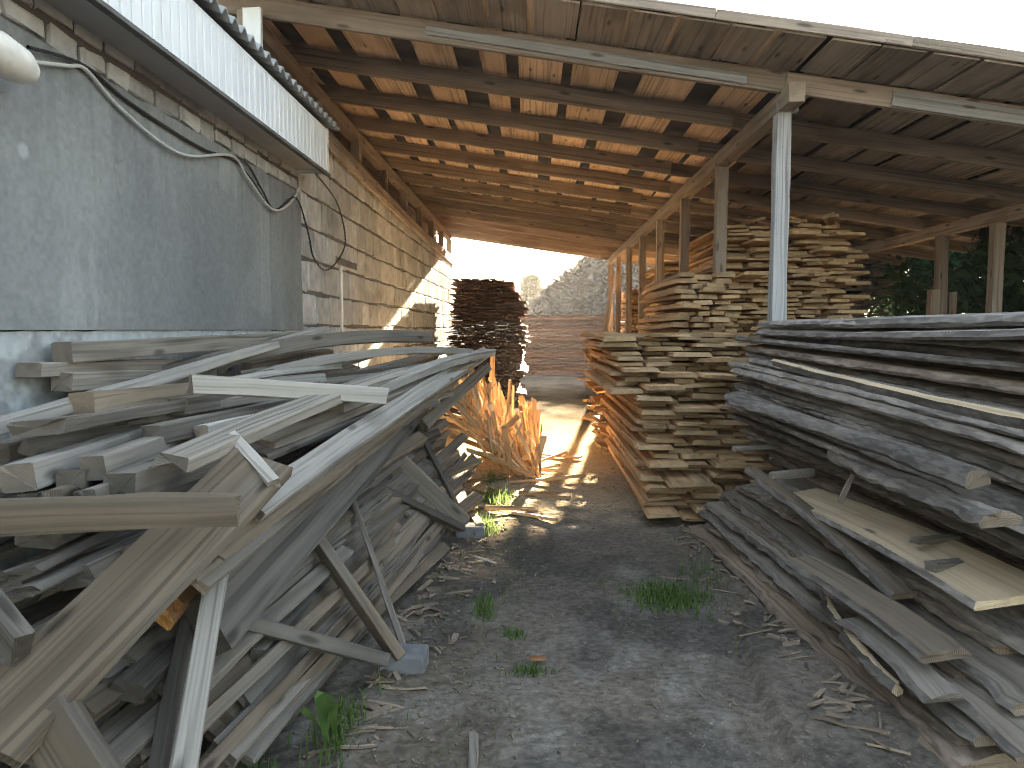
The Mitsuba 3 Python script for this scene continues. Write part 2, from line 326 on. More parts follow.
blocks(2.2, 7.22, 2.87, 0.125, 0.275, 2, 'brick', 3.11)
blocks(7.24, 20.6, 1.00, 0.318, 0.50, 8, 'block', 3.53)
# render coat, hung proud of the brickwork, and the painted plinth below it
def coat(y0, y1, z0, z1, x, amp, seed):
    ny, nz = int((y1 - y0) / 0.06), int((z1 - z0) / 0.06) + 1
    Y, Z = np.meshgrid(np.linspace(y0, y1, ny), np.linspace(z0, z1, nz)); p = np.stack([Y * 0.9, Z * 0.9, 0 * Y], -1)
    front = np.stack([x + amp * (meshkit.fbm(p, 4, seed) - 0.5), Y, Z], -1)
    front[-1, :, 2] += 0.03 * (meshkit.fbm(p[-1] * 6, 3, seed) - 0.5); front[:, -1, 1] += 0.03 * (meshkit.fbm(p[:, -1] * 6, 3, seed) - 0.5)
    back = front.copy(); back[..., 0] = WX - 0.05
    i, j = np.meshgrid(np.arange(nz - 1), np.arange(ny - 1), indexing='ij'); q = np.stack([i*ny+j, i*ny+j+1, (i+1)*ny+j+1, (i+1)*ny+j], -1).reshape(-1, 4)
    N = ny * nz; rim = np.concatenate([np.arange(ny), np.arange(1, nz) * ny + ny - 1, (nz - 1) * ny + np.arange(ny - 2, -1, -1), np.arange(nz - 2, 0, -1) * ny])
    r2 = np.roll(rim, -1); side = np.stack([rim, r2, r2 + N, rim + N], -1)
    return np.vstack([front.reshape(-1, 3), back.reshape(-1, 3)]), np.vstack([q, side])
put('plaster', coat(-3.0, 7.2, 1.6, 2.865, WX + 0.028, 0.012, 4), 'plaster', parent=bld)
put('plinth', coat(-3.0, 7.18, 0.0, 1.598, WX + 0.008, 0.008, 8), 'plinth_paint', 'whitewashed flaking plinth below the grey render', parent=bld)
SOF = 3.08
put('soffit', box(WX - 0.04, -1.905, -1.0, 7.16, SOF - 0.012, SOF + 0.006), 'soffit_paint', parent=bld)
fas = put('fascia', box(-1.94, -1.915, -1.0, 7.16, SOF - 0.03, 3.43), 'soffit_paint', 'white ribbed eaves fascia', parent=bld)
y = 1.0
while y < 7.12:
    put('panel', chamfer_box(-1.92, -1.896, y, y + 0.086, SOF - 0.045, 3.425, 0.006), 'siding', parent=fas); y += 0.1
put('end_board', box(WX - 0.04, -1.9, 7.162, 7.19, SOF - 0.05, 3.44), 'siding', parent=bld)
put('edge_trim', box(-1.925, -1.885, -1.0, 7.195, SOF - 0.07, SOF - 0.047), 'mortar', parent=bld)
ry = np.linspace(-1.0, 7.36, 500); wave = 0.028 * np.sin(ry * 2 * np.pi / 0.15)
def corrugated(x0, x1, z0, z1, th):
    rows = [np.stack([np.full_like(ry, x), ry, z + wave + o], 1) for x, z, o in ((x0, z0, 0), (x1, z1, 0), (x1, z1, th), (x0, z0, th))]
    n = len(ry); k = np.arange(n - 1); f = [np.stack([a*n+k, a*n+k+1, b*n+k+1, b*n+k], 1) for a, b in ((0, 1), (1, 2), (2, 3), (3, 0))]
    return np.vstack(rows), np.vstack(f)
put('roof', corrugated(-3.4, -1.84, 4.0, 3.475, 0.012), 'asbestos', 'wavy asbestos cement roof edge', parent=bld)
# boards closing the top of the block wall under the shed
board('wall_board', (WX + 0.03, 7.6, 3.60), (WX + 0.03, 21.0, 3.40), 0.03, 0.17, 'wood_frame', parent=bld, seg=10, bow=-0.05)
board('wall_board', (WX + 0.07, 7.9, 3.50), (WX + 0.06, 18.8, 3.36), 0.025, 0.07, 'wood_frame', parent=bld, seg=14, bow=-0.06)
win = put('window', box(WX - 0.11, WX + 0.012, 8.75, 8.80, 1.5, 2.32), 'siding', 'narrow white window edge set in the block wall', parent=bld)
put('lintel', chamfer_box(WX - 0.1, WX + 0.016, 8.5, 9.5, 2.33, 2.41, 0.006), 'mortar', parent=bld)

# lamp and cables on the wall
lamp = thing('wall_lamp', 'rounded cream lamp housing at the left edge of the plastered wall', 'lamp')
prof = [(0.0, 0.0), (0.055, 0.005), (0.075, 0.04), (0.085, 0.12), (0.08, 0.26), (0.055, 0.33), (0.02, 0.36), (0.0, 0.36)]
m = trimesh.creation.revolve(np.array(prof), sections=24); m.apply_transform(trimesh.transformations.rotation_matrix(math.radians(-96), [1, 0, 0])); m.apply_scale(0.9); m.apply_translation([-2.03, 2.82, 2.66])
put('housing', m, 'lamp_shell', parent=lamp, smooth=40)
put('bracket', chamfer_box(-2.2, -2.03, 2.92, 2.96, 2.60, 2.64, 0.004), 'mortar', parent=lamp)
put('cable', tube_mesh([(-2.130, 3.274, 2.785), (-2.150, 3.725, 2.857), (-2.155, 4.142, 2.804), (-2.150, 5.065, 2.769), (-2.150, 5.727, 2.847), (-2.150, 6.115, 2.699), (-2.140, 6.383, 2.584), (-2.140, 6.955, 2.778), (-2.130, 7.272, 2.516), (-2.120, 7.420, 2.288), (-2.120, 7.918, 2.212), (-2.110, 8.608, 2.541), (-2.060, 8.129, 2.902), (-1.980, 7.041, 3.005)], 0.008), 'rubber', 'black cable sagging along the plastered wall and looping below the eaves end', 'cable', 'cables on the wall', smooth=True)
put('cable', tube_mesh([(-2.130, 3.303, 2.733), (-2.140, 3.571, 2.806), (-2.150, 3.732, 2.841), (-2.150, 4.011, 2.751), (-2.145, 4.443, 2.672), (-2.140, 4.818, 2.676), (-2.140, 5.493, 2.825), (-2.140, 5.792, 2.729), (-2.135, 6.295, 2.579), (-2.140, 6.781, 2.705), (-2.150, 7.244, 3.009)], 0.0095), 'conduit', 'pale corrugated conduit hanging in swags from the lamp along the wall', 'cable', 'cables on the wall', smooth=True)
put('cable', tube_mesh([(-2.160, 3.783, 2.848), (-2.160, 4.365, 2.785), (-2.160, 5.167, 2.779), (-2.160, 5.692, 2.804), (-2.160, 6.275, 2.608)], 0.006), 'rubber', 'thin black wire running tight behind the pale conduit', 'cable', 'cables on the wall', smooth=True)

# ------------------------------------------------------------------ shed
shed = thing('shed', 'open timber lean-to shed with board roof against the building', 'shed')
def deck(x):
    return 3.72 - 0.15 * (x - 2.08)
rng = np.random.default_rng(21)
rows_y = [6.55, 7.72, 8.92, 10.12, 11.32, 12.52, 13.72, 14.92, 16.12, 17.32, 18.52, 19.72, 20.92, 21.75]
for k, y in enumerate(rows_y):
    xa, xm, xb = -2.75, 1.9 + rng.uniform(-0.25, 0.25), 7.0
    h = 0.17
    mat = 'wood_frame'
    board('rafter', (xa, y, deck(xa) - h/2 - 0.02), (xm, y + rng.normal(0, 0.01), deck(xm) - h/2 - 0.02), 0.05, h, mat, parent=shed, seg=10, rng=rng, wear=0.003, label='pale front rafter along the shed roof edge' if k == 0 else None)
    board('rafter', (xm + 0.005, y + (0.052 if k else 0.0), deck(xm) - h/2 - 0.02), (xb, y + 0.052, deck(xb) - h/2 - 0.02), 0.05, h - 0.01, mat, parent=shed, seg=10, rng=rng, wear=0.003)
board('rafter', (-0.9, 6.515, deck(-0.9) - 0.105), (1.72, 6.515, deck(1.72) - 0.135), 0.02, 0.075, 'wood_silver', parent=shed, seg=8, rng=rng)
board('rafter', (2.9, 6.512, deck(2.9) - 0.12), (6.9, 6.512, deck(6.9) - 0.12), 0.02, 0.125, 'wood_silver', parent=shed, seg=8, rng=rng)
# roof boards: four lengths, uneven widths, gaps that show the dark felt laid over them
cuts = [5.78, 9.6, 13.4, 17.4, 21.85]
count = 0
for a, b in zip(cuts[:-1], cuts[1:]):
    x = -2.9
    while x < 6.9:
        w = rng.choice([0.22, 0.30, 0.40, 0.46, 0.52]) * rng.uniform(0.9, 1.1)
        xc = x + w / 2
        j0, j1 = rng.uniform(-0.02, 0.06, 2)
        board('roof_board', (xc, a + j0, deck(xc) + 0.004 + rng.uniform(0, 0.01)), (xc + rng.normal(0, 0.02), b - 0.02 - j1, deck(xc) + 0.004), w, 0.022, 'wood_roof' if x < 2.2 else 'wood_frame', parent=shed, seg=3, rng=rng, roll=-8.53, wear=0.002); count += 1
        x += w + (rng.choice([0.08, 0.13, 0.17, 0.22]) if x < 2.0 else rng.choice([0.01, 0.02, 0.06]))
put('roof_felt', trimesh.Trimesh(*(lambda v: (v, [[0,1,2],[0,2,3],[4,6,5],[4,7,6],[0,4,5],[0,5,1],[3,2,6],[3,6,7],[0,3,7],[0,7,4],[1,5,6],[1,6,2]]))(np.array([[x, y, deck(x) + o] for o in (0.035, 0.06) for x, y in ((-3.0, 5.8), (7.1, 5.8), (7.1, 21.9), (-3.0, 21.9))])), process=False), 'felt', parent=shed)
for x in np.arange(-2.9, 6.9, 1.4):                                 # laths that hold the felt down along the front edge
    board('edge_lath', (x, 5.775, deck(x) + 0.03), (x + 1.395, 5.775, deck(x + 1.395) + 0.03), 0.02, 0.075, 'wood_frame', parent=shed, seg=3, rng=rng)
for x in np.arange(-2.9, 6.9, 0.36):                                # short boards under the overhang
    w = rng.uniform(0.3, 0.35)
    board('eaves_board', (x + w/2, 5.80, deck(x + w/2) - 0.014), (x + w/2, 6.50, deck(x + w/2) - 0.014), w, 0.014, 'wood_frame', parent=shed, seg=2, rng=rng, roll=-8.53, wear=0.001)
board('beam', (2.08, 6.35, 3.49), (2.08, 21.95, 3.49), 0.13, 0.15, 'wood_frame', parent=shed, seg=12, rng=rng)
board('beam', (5.6, 6.35, 2.965), (5.6, 21.95, 2.965), 0.12, 0.15, 'wood_frame', parent=shed, seg=12, rng=rng)
board('beam', (-2.38, 6.45, 4.14), (-2.38, 21.95, 4.14), 0.12, 0.15, 'wood_frame', parent=shed, seg=12, rng=rng)
for k in range(8):
    y = 6.72 + 2.125 * k
    board('post', (2.08 + rng.normal(0, 0.012), y, -0.05), (2.08, y, 3.413), 0.12, 0.13, 'wood_silver' if k == 0 else 'wood_frame', parent=shed, seg=8, rng=rng, roll=0,
          label='silvery grey front post of the shed' if k == 0 else None)
board('brace', (2.10, 6.655, 3.41), (2.10, 6.655, 3.62), 0.17, 0.06, 'wood_silver', parent=shed, seg=2, rng=rng)
for y in (9.65, 10.93, 13.6, 16.0, 18.5, 20.9):
    board('post', (5.6 + rng.normal(0, 0.01), y, -0.05), (5.6, y, 2.888), 0.13, 0.13, 'wood_frame', parent=shed, seg=6, rng=rng)
board('post', (5.47, 10.85, -0.05), (5.47, 10.85, 2.15), 0.13, 0.10, 'wood_frame', parent=shed, seg=4, rng=rng)
board('post', (5.74, 10.88, -0.05), (5.74, 10.88, 2.12), 0.10, 0.06, 'wood_frame', parent=shed, seg=4, rng=rng)
for k in range(9):
    y = 6.6 + 1.85 * k
    board('post', (-2.30 if k == 0 else -2.36, 6.4 if k == 0 else y, 3.44), (-2.30 if k == 0 else -2.36, 6.4 if k == 0 else y, 4.2 if k == 0 else 4.063), 0.15 if k == 0 else 0.12, 0.05 if k == 0 else 0.12, 'siding' if k == 0 else 'wood_frame', parent=shed, seg=3, rng=rng, label='white painted stub post at the front left corner' if k == 0 else None)
for k in range(7):
    for q in range(3):
        board('closing_board', (-2.62 + rng.normal(0, 0.012), 6.7 + 4.6 * q, 3.43 + 0.16 * k), (-2.62 + rng.normal(0, 0.012), 6.7 + 4.6 * (q + 1) - 0.02, 3.43 + 0.16 * k), 0.157, 0.02, 'wood_frame', parent=shed, seg=3, rng=rng, roll=90, wear=0.002)
board('leaning_pole', (1.55, 19.6, 0.0), (2.02, 20.1, 3.0), 0.13, 0.05, 'wood_frame', 'brown plank leaning against the far shed post', 'plank', seg=5, rng=rng)
taken['leaning_plank'] = 0; scene['leaning_plank'] = scene.pop('leaning_pole'); labels['leaning_plank'] = labels.pop('leaning_pole')

# ------------------------------------------------------------------ the timber heap on the left
HEAP = [
    ('timber_beam', 'timber', 'grey beam topmost against the plastered wall, square sawn end at left', -2.085, 3.35, 1.499, -1.958, 7.0, 1.545, 0.1, 0.095, 4, 'wood_grey', 0.0, 0.01),
    ('timber_beam', 'timber', 'beam end jutting out furthest left below the topmost beam by the wall', -2.107, 3.15, 1.434, -2.178, 5.2, 1.382, 0.1, 0.06, 0, 'wood_grey', 0.0, 0.01),
    ('timber_beam', 'timber', 'short square beam under the two beams beside the whitewashed plinth', -2.059, 3.3, 1.374, -2.13, 5.0, 1.312, 0.09, 0.085, -3, 'wood_grey', 0.0, 0.01),
    ('plank', 'plank', 'long pale plank sloping up across the heap to the block wall, split along its face', -1.918, 2.6, 1.248, -1.744, 6.3, 1.6, 0.13, 0.05, 8, 'wood_pale', 0.0, 0.02),
    ('timber_beam', 'timber', 'bowed grey beam running behind the long pale plank', -2.239, 4.0, 1.295, -0.998, 7.2, 1.534, 0.1, 0.1, 6, 'wood_grey', 0.1, 0.01),
    ('timber_beam', 'timber', 'pale bowed beam curving over the middle of the heap', -2.142, 4.4, 1.183, -0.606, 7.2, 1.395, 0.09, 0.06, 4, 'wood_pale', 0.12, 0.01),
    ('timber_beam', 'timber', 'clean square beam lying crosswise on the heap with dark cut end to the left', -1.54, 3.4, 1.359, -0.797, 4.05, 1.252, 0.085, 0.085, 5, 'wood_pale', 0.0, 0.01),
    ('timber_beam', 'timber', 'stout square beam with brown end left of the crosswise beam', -1.795, 3.0, 1.303, -1.825, 4.1, 1.272, 0.1, 0.1, 3, 'wood_tan', 0.0, 0.01),
    ('timber_beam', 'timber', 'beam end peeping out below the crosswise beam', -1.644, 3.5, 1.246, -1.445, 5.4, 1.205, 0.09, 0.085, 5, 'wood_grey', 0.0, 0.01),
    ('plank', 'plank', 'broad cracked plank with a splintered left end', -1.687, 2.55, 1.269, -1.703, 3.7, 1.24, 0.19, 0.05, 6, 'wood_grey', 0, 0.06),
    ('timber_beam', 'timber', 'square grey beam running to the right under the crosswise beam', -1.551, 3.05, 1.173, -0.837, 5.6, 1.251, 0.09, 0.08, 5, 'wood_grey', 0.0, 0.01),
    ('batten', 'timber', 'slim batten with squared end in the middle of the heap', -1.404, 3.2, 1.17, -1.063, 5.0, 1.183, 0.06, 0.055, 4, 'wood_pale', 0.0, 0.01),
    ('timber_beam', 'timber', 'thick grey beam with a weathered end at the far left edge of the heap', -1.619, 2.35, 1.137, -1.742, 3.6, 1.135, 0.105, 0.09, 6, 'wood_pale', 0.0, 0.01),
    ('timber_beam', 'timber', 'square beam second from left among the stacked beam ends', -1.47, 2.5, 1.142, -1.642, 3.9, 1.113, 0.085, 0.08, 4, 'wood_grey', 0.0, 0.01),
    ('timber_beam', 'timber', 'short dark beam end wedged between the thick beams', -1.516, 2.45, 1.105, -1.771, 3.3, 1.023, 0.085, 0.075, 2, 'wood_dark', 0.0, 0.01),
    ('timber_beam', 'timber', 'round edged beam end facing the camera below the long grey plank', -1.351, 2.45, 1.083, -1.364, 3.8, 1.051, 0.12, 0.105, 4, 'wood_grey', 0, 0.02),
    ('plank', 'plank', 'long grey plank with a chipped end lying over the beam ends', -1.2, 2.5, 1.161, -0.764, 6.2, 1.31, 0.13, 0.05, -6, 'wood_grey', 0.05, 0.03),
    ('timber_beam', 'timber', 'grey beam lying beside the long grey plank, light end near the middle', -1.041, 4.0, 1.198, -0.419, 7.2, 1.395, 0.1, 0.06, -4, 'wood_pale', 0.04, 0.01),
    ('plank', 'plank', 'brown plank sheltered under the long grey plank', -1.185, 3.3, 1.105, -0.556, 6.6, 1.326, 0.12, 0.04, -12, 'wood_tan', 0.0, 0.01),
    ('plank', 'plank', 'second brown plank below the sheltered one', -1.18, 3.2, 1.073, -0.625, 6.6, 1.24, 0.12, 0.035, -16, 'wood_dark', 0.0, 0.01),
    ('batten', 'timber', 'square batten end furthest left in the row of small ends', -1.584, 2.35, 1.058, -1.871, 3.4, 0.969, 0.075, 0.06, 2, 'wood_dark', 0.0, 0.01),
    ('batten', 'timber', 'tallest square batten end in the row of small ends', -1.479, 2.3, 1.07, -1.802, 3.4, 0.979, 0.055, 0.075, 0, 'wood_tan', 0.0, 0.01),
    ('batten', 'timber', 'dark batten end in the row of small ends', -1.478, 2.4, 1.044, -1.734, 3.4, 0.97, 0.05, 0.07, 0, 'wood_dark', 0.0, 0.01),
    ('batten', 'timber', 'narrow tilted batten end rightmost in the row of small ends', -1.366, 2.3, 1.074, -1.665, 3.4, 0.98, 0.04, 0.075, 8, 'wood_grey', 0.0, 0.01),
    ('plank', 'plank', 'knotty plank on edge laid level across the front of the heap', -1.58, 2.05, 1.084, -0.905, 2.3, 1.052, 0.1, 0.03, 96, 'wood_umber', 0.0, 0.01),
    ('plank', 'plank', 'great brown plank leaning diagonally across the front of the heap', -1.328, 1.75, 0.607, -0.989, 2.75, 1.122, 0.235, 0.045, -14, 'wood_umber', 0, 0.01),
    ('batten', 'timber', 'bleached stub lying on the top end of the great diagonal plank', -1.137, 2.85, 1.199, -0.902, 2.62, 1.068, 0.045, 0.035, -20, 'wood_pale', 0.0, 0.01),
    ('plank', 'plank', 'rotten reddish plank below the great diagonal plank with a ragged orange end', -1.188, 2.35, 0.712, -1.226, 3.4, 0.873, 0.13, 0.05, -40, 'wood_rot', 0, 0.05),
    ('plank', 'plank', 'split orange stub under the brown batten, broken end towards the path', -1.166, 2.4, 0.739, -1.215, 3.1, 0.715, 0.09, 0.03, -35, 'wood_rot', 0, 0.06),
    ('plank', 'plank', 'silver grey plank running up to the crest of the heap', -1.018, 2.7, 0.964, -0.482, 7.6, 1.383, 0.11, 0.055, -38, 'wood_pale', 0.03, 0.01),
    ('batten', 'timber', 'clean brown batten under the silver plank with a pale cut end', -1.05, 2.45, 0.85, -0.606, 7.2, 1.264, 0.075, 0.05, -36, 'wood_tan', 0.0, 0.01),
    ('batten', 'timber', 'lower of the two clean battens, ending nearest the camera', -1.029, 2.3, 0.817, -0.716, 6.9, 1.152, 0.06, 0.035, -36, 'wood_tan', 0.0, 0.01),
    ('timber_beam', 'timber', 'broad dark beam carrying the crest of the heap, end above the path', -1.083, 2.45, 0.622, -0.944, 5.7, 0.976, 0.2, 0.09, -62, 'wood_dark', 0.0, 0.01),
    ('timber_beam', 'timber', 'dark square beam end below the crest at the edge of the sunlight', -1.095, 5.4, 0.823, -0.883, 5.9, 1.031, 0.16, 0.1, -30, 'wood_dark', 0.0, 0.01),
    ('plank', 'plank', 'light edged plank rising to the crest with sunlit edge', -0.897, 6.2, 0.84, -0.462, 7.6, 1.246, 0.1, 0.035, -55, 'wood_tan', 0.0, 0.01),
    ('prop_post', 'prop', 'upright grey double plank leaning on the front of the heap', -0.948, 1.95, 0.351, -1.059, 2.5, 0.794, 0.11, 0.07, 75, 'wood_pale', 0.0, 0.01),
    ('prop_post', 'prop', 'dark plank standing behind the upright grey one', -1.079, 2.1, 0.253, -1.185, 2.65, 0.698, 0.12, 0.04, 100, 'wood_dark', 0.0, 0.01),
    ('prop_post', 'prop', 'stub post at the lower left foot of the great diagonal plank', -1.031, 1.75, 0.475, -1.225, 1.85, 0.629, 0.13, 0.07, 60, 'wood_umber', 0.0, 0.01),
    ('prop_post', 'prop', 'dim plank standing at the extreme left edge in shade', -1.601, 2.0, 1.022, -1.319, 1.9, 0.778, 0.14, 0.05, 70, 'wood_dark', 0.0, 0.01),
    ('prop_post', 'prop', 'broad brown prop standing on the concrete block near the path', -1.116, 3.75, 0.608, -0.628, 3.5, 0.06, 0.115, 0.05, 60, 'wood_tan', 0.0, 0.01),
    ('prop_post', 'prop', 'thin lath leaning beside the broad prop', -1.06, 4.4, 0.633, -0.585, 3.55, -0.001, 0.045, 0.03, 70, 'wood_grey', 0.0, 0.01),
    ('prop_post', 'prop', 'dark rail running from the heap down to the concrete block', -1.193, 2.85, 0.51, -0.687, 3.42, 0.094, 0.075, 0.06, 12, 'wood_dark', 0.0, 0.01),
    ('prop_post', 'prop', 'slim dark rail reaching down to the far block', -1.136, 5.0, 0.615, -0.549, 5.75, 0.104, 0.075, 0.05, 12, 'wood_dark', 0.0, 0.01),
    ('prop_post', 'prop', 'blue grey board prop above the far block', -1.019, 5.6, 0.632, -0.559, 5.85, 0.109, 0.17, 0.04, 60, 'wood_grey', 0.0, 0.01),
    ('prop_post', 'prop', 'thin lath at the sunlit edge standing by the far block', -0.978, 6.3, 0.827, -0.506, 5.95, 0.02, 0.045, 0.03, 70, 'wood_dark', 0.0, 0.01),
    ('prop_post', 'prop', 'short plank leaning at the sunlit edge behind the thin lath', -1.093, 6.6, 0.894, -0.701, 6.3, 0.195, 0.12, 0.035, 70, 'wood_grey', 0.0, 0.01),
    ('plank', 'plank', 'pale board jutting towards the path into the sunlight, level with the far block', -0.862, 5.6, 0.012, -0.491, 6.6, 0.165, 0.1, 0.04, -30, 'wood_tan', 0.0, 0.01),
    ('plank', 'plank', 'pale board end lying low beside the path at the shadow edge', -0.942, 5.1, 0.029, -0.552, 6.5, 0.048, 0.1, 0.045, -20, 'wood_tan', 0.0, 0.01),
    ('plank', 'plank', 'sunlit board sticking out of the heap with curled end', -0.842, 6.5, 0.34, -0.519, 7.0, 0.412, 0.09, 0.03, -20, 'wood_tan', 0.0, 0.01),
]

rng = np.random.default_rng(31)
for name, cat, label, x0, y0, z0, x1, y1, z1, w, h, roll, mat, bow, jag in HEAP:
    group = {'timber': 'beams and battens of the heap', 'plank': 'planks of the heap', 'prop': 'props of the heap'}[cat]
    board(name, (x0, y0, z0), (x1, y1, z1), w, h, mat, label, cat, group, roll=roll, bow=bow, jag=jag, seg=10, rng=rng, wear=0.003, ch=0.005)

def profile(x):
    return float(np.interp(x, [-2.15, -1.6, -1.3, -1.1, -0.95, -0.8, -0.7], [1.22, 1.05, 0.92, 0.66, 0.36, 0.08, 0.0]))
G_FLANK, G_INNER, G_TOP = 'boards lying along the flank of the heap', 'boards buried inside the heap', 'loose boards on top of the heap'
for k in range(124):                                                 # the flank beside the path: long boards lying one over another
    s = (k % 31 + rng.uniform(0, 1)) / 31; near = k % 62 < 31
    z = 0.05 + 0.66 * s
    y0 = rng.uniform(1.9, 3.4) if near else rng.uniform(3.6, 5.6)
    L = rng.uniform(1.4, 2.9)
    a = math.radians(rng.normal(5.2, 1.6)); x0 = -0.98 + 0.09 * (y0 - 2.7) - 0.36 * s + rng.normal(0, 0.025) - (0.07 if k > 61 else 0)
    w, h = rng.choice([0.05, 0.07, 0.08, 0.10]), rng.choice([0.025, 0.035, 0.05])
    board('flank_board', (x0, y0, z), (x0 + L * math.sin(a), y0 + L * math.cos(a), max(0.04, z + rng.normal(0.03, 0.06))), w, h, rng.choice(['wood_grey', 'wood_grey', 'wood_tan', 'wood_tan', 'wood_dark']),
          f'weathered {"outer" if k < 62 else "inner"} board, {ORD[k % 31]} up the {"near" if near else "far"} half of the timber heap flank', 'board', G_FLANK, roll=-rng.uniform(15, 75), seg=6, rng=rng, jag=0.012, wear=0.003, bow=rng.normal(0, 0.02))
for k in range(170):                                                 # the inside, seen end-on through the gaps at the front
    x0 = rng.uniform(-2.05, -1.2); zt = profile(x0) - 0.1; z = rng.uniform(0.03, zt)
    y0 = rng.uniform(2.1, 3.3); L = rng.uniform(1.8, 3.6); a = math.radians(rng.normal(3, 9)); a = min(a, math.asin(max(-1, min(1, (-1.15 + 0.06 * (L - 1) - 0.3 * z - x0) / L))))
    board('buried_board', (x0, y0, z), (x0 + L * math.sin(a), y0 + L * math.cos(a), np.clip(z + rng.normal(0, 0.1), 0.03, zt)), rng.choice([0.05, 0.07, 0.09, 0.12]), rng.choice([0.03, 0.045, 0.06]),
          rng.choice(['wood_dark', 'wood_grey', 'wood_tan']), 'dusky board buried inside the timber heap with only its near end showing', 'board', G_INNER, roll=rng.normal(0, 25), seg=3, rng=rng, jag=0.015)
loose = []
for k in range(58):                                                 # boards under and between the beams on top
    x0 = rng.uniform(-2.08, -1.3); y0 = rng.uniform(2.8, 5.8); zt = profile(x0) + 0.05 + 0.05 * (y0 - 2.7)
    L = rng.uniform(1.4, 3.0); a = math.radians(rng.normal(14, 9)); z = zt - rng.uniform(0.0, 0.14)
    loose.append(((x0, y0, z), (min(x0 + L * math.sin(a), -0.75), y0 + L * math.cos(a), min(z + rng.normal(0.06, 0.04), 1.42)), rng.choice([0.06, 0.08, 0.10]), rng.choice([0.03, 0.045, 0.07]), rng.choice(['wood_grey', 'wood_grey', 'wood_pale', 'wood_tan'])))
for k, (p0, p1, w, h, mat) in enumerate(sorted(loose, key=lambda q: q[0][0])):
    board('heap_board', p0, p1, w, h, mat, f'grey board loose among the beams on the heap, {ORD[k].replace("lowest", "first")} out from the wall', 'board', G_TOP, roll=rng.normal(-5, 12), seg=6, rng=rng, jag=0.01, bow=rng.normal(0, 0.02))
for x, y, l in ((-0.62, 3.56, 'dark concrete block under the foot of the broad prop'), (-0.50, 5.92, 'dark concrete block at the far foot of the props')):
    m = chamfer_box(x - 0.11, x + 0.11, y - 0.08, y + 0.08, -0.04, 0.085, 0.012)
    put('concrete_block', m, 'concrete', l, 'block', 'concrete blocks beside the path')

# split offcuts tipped at the far end of the heap, in the sun
rng = np.random.default_rng(41)
for k in range(280):
    y0 = rng.uniform(8.0, 10.8)
    xb = -0.85 + 0.90 * rng.uniform(0, 1) ** 0.9 + 0.02 * (y0 - 7.6)
    zb = max(0.02, 1.25 * (-0.12 - xb)) if k % 3 else max(0.02, 0.7 * (-0.1 - xb))
    L = rng.uniform(0.25, 0.72); lean = math.radians(rng.uniform(12, 80)); az = math.radians(rng.normal(170, 50))
    p0 = np.array([xb, y0, zb]); p1 = p0 + L * np.array([math.cos(lean) * math.cos(az), math.cos(lean) * math.sin(az) * 0.8, math.sin(lean)])
    p1[2] = min(p1[2], 1.5)
    ow, om = rng.uniform(0.02, 0.065), rng.choice(['wood_stack', 'wood_fresh', 'wood_stack'])
    ol = f'{"broad" if ow > 0.045 else "narrow"} {"orange" if om == "wood_stack" else "cream"} split offcut on end in the {"near" if y0 < 9.4 else "far"} part of the sunlit pile'
    board('offcut', p0, p1, ow, rng.uniform(0.012, 0.035), om, ol, 'offcut', ol.replace('split offcut', 'offcuts'), roll=rng.uniform(0, 180), seg=3, rng=rng, jag=0.02)
for k in range(14):                                                 # offcuts strewn round the foot of that pile
    x, y = rng.uniform(-0.6, 0.05), rng.uniform(6.4, 10.0); a = rng.uniform(0, 6.28); L = rng.uniform(0.3, 0.8)
    board('offcut', (x, y, 0.025), (x + L * math.cos(a), y + L * math.sin(a), rng.uniform(0.02, 0.2)), rng.uniform(0.04, 0.1), 0.025, 'wood_stack', 'offcut strewn on the ground at the foot of the sunlit pile', 'offcut', 'strewn offcuts', roll=rng.normal(0, 10), seg=3, rng=rng)

# ------------------------------------------------------------------ stacks of unedged boards (end grain towards the path's near end)
def stack(where, n_layers, z0, pitch, xl, xr, y_near, y_far, rng, mat, widths, group, jit=0.10, kind=None, lean=0.0):
    pieces = []
    for k in range(n_layers):
        z = z0 + pitch * k; x = xl(z) + rng.normal(0, 0.04); i = 0
        while x < xr(z):
            w = rng.uniform(*widths); t = pitch * rng.uniform(0.55, 0.92)
            yn = y_near(z) + rng.normal(0, jit) - (0.22 if rng.random() < 0.06 else 0); yf = y_far + rng.normal(0, 0.22)
            zz = z + pitch / 2 + rng.normal(0, pitch * 0.14); xc = x + w / 2; sk = rng.normal(lean, 0.03)
            def section(tt, w=w, t=t, b=rng.uniform(0.02, 0.2, 2)):
                return np.array([[-w/2, -t/2], [w/2, -t/2], [w/2*(1-b[0]), t/2], [-w/2*(1-b[1]), t/2]])
            mesh = loft((xc, yn, zz), (xc + sk, yf, zz + rng.normal(0, 0.02)), section, [0] * 4, 3, roll=rng.normal(0, 1.6), bow=rng.normal(0, 0.012), rng=rng, jag=0.02)
            if kind:
                pieces.append(mesh)
            else:
                put('stacked_board', mesh[:2], mat, f'{ACR[i]} board of the {ORD[k]} layer{" up" if k else ""} of the {where}', 'board', group, uv=mesh[2])
            x += w + abs(rng.normal(0.012, 0.015)); i += 1
    return pieces
W = lambda *a: (lambda z: float(np.interp(z, a[::2], a[1::2])))
rng = np.random.default_rng(51)
stack('near path stack', 36, 0.05, 0.0425, W(0, 0.96, 0.6, 0.88, 0.95, 0.82, 1.3, 0.66, 1.6, 0.58), W(0, 1.8, 1.6, 1.85), W(0, 6.35, 0.9, 6.45, 1.6, 6.95), 9.6, rng, 'wood_stack', (0.17, 0.40), 'boards of the near stack', jit=0.13)
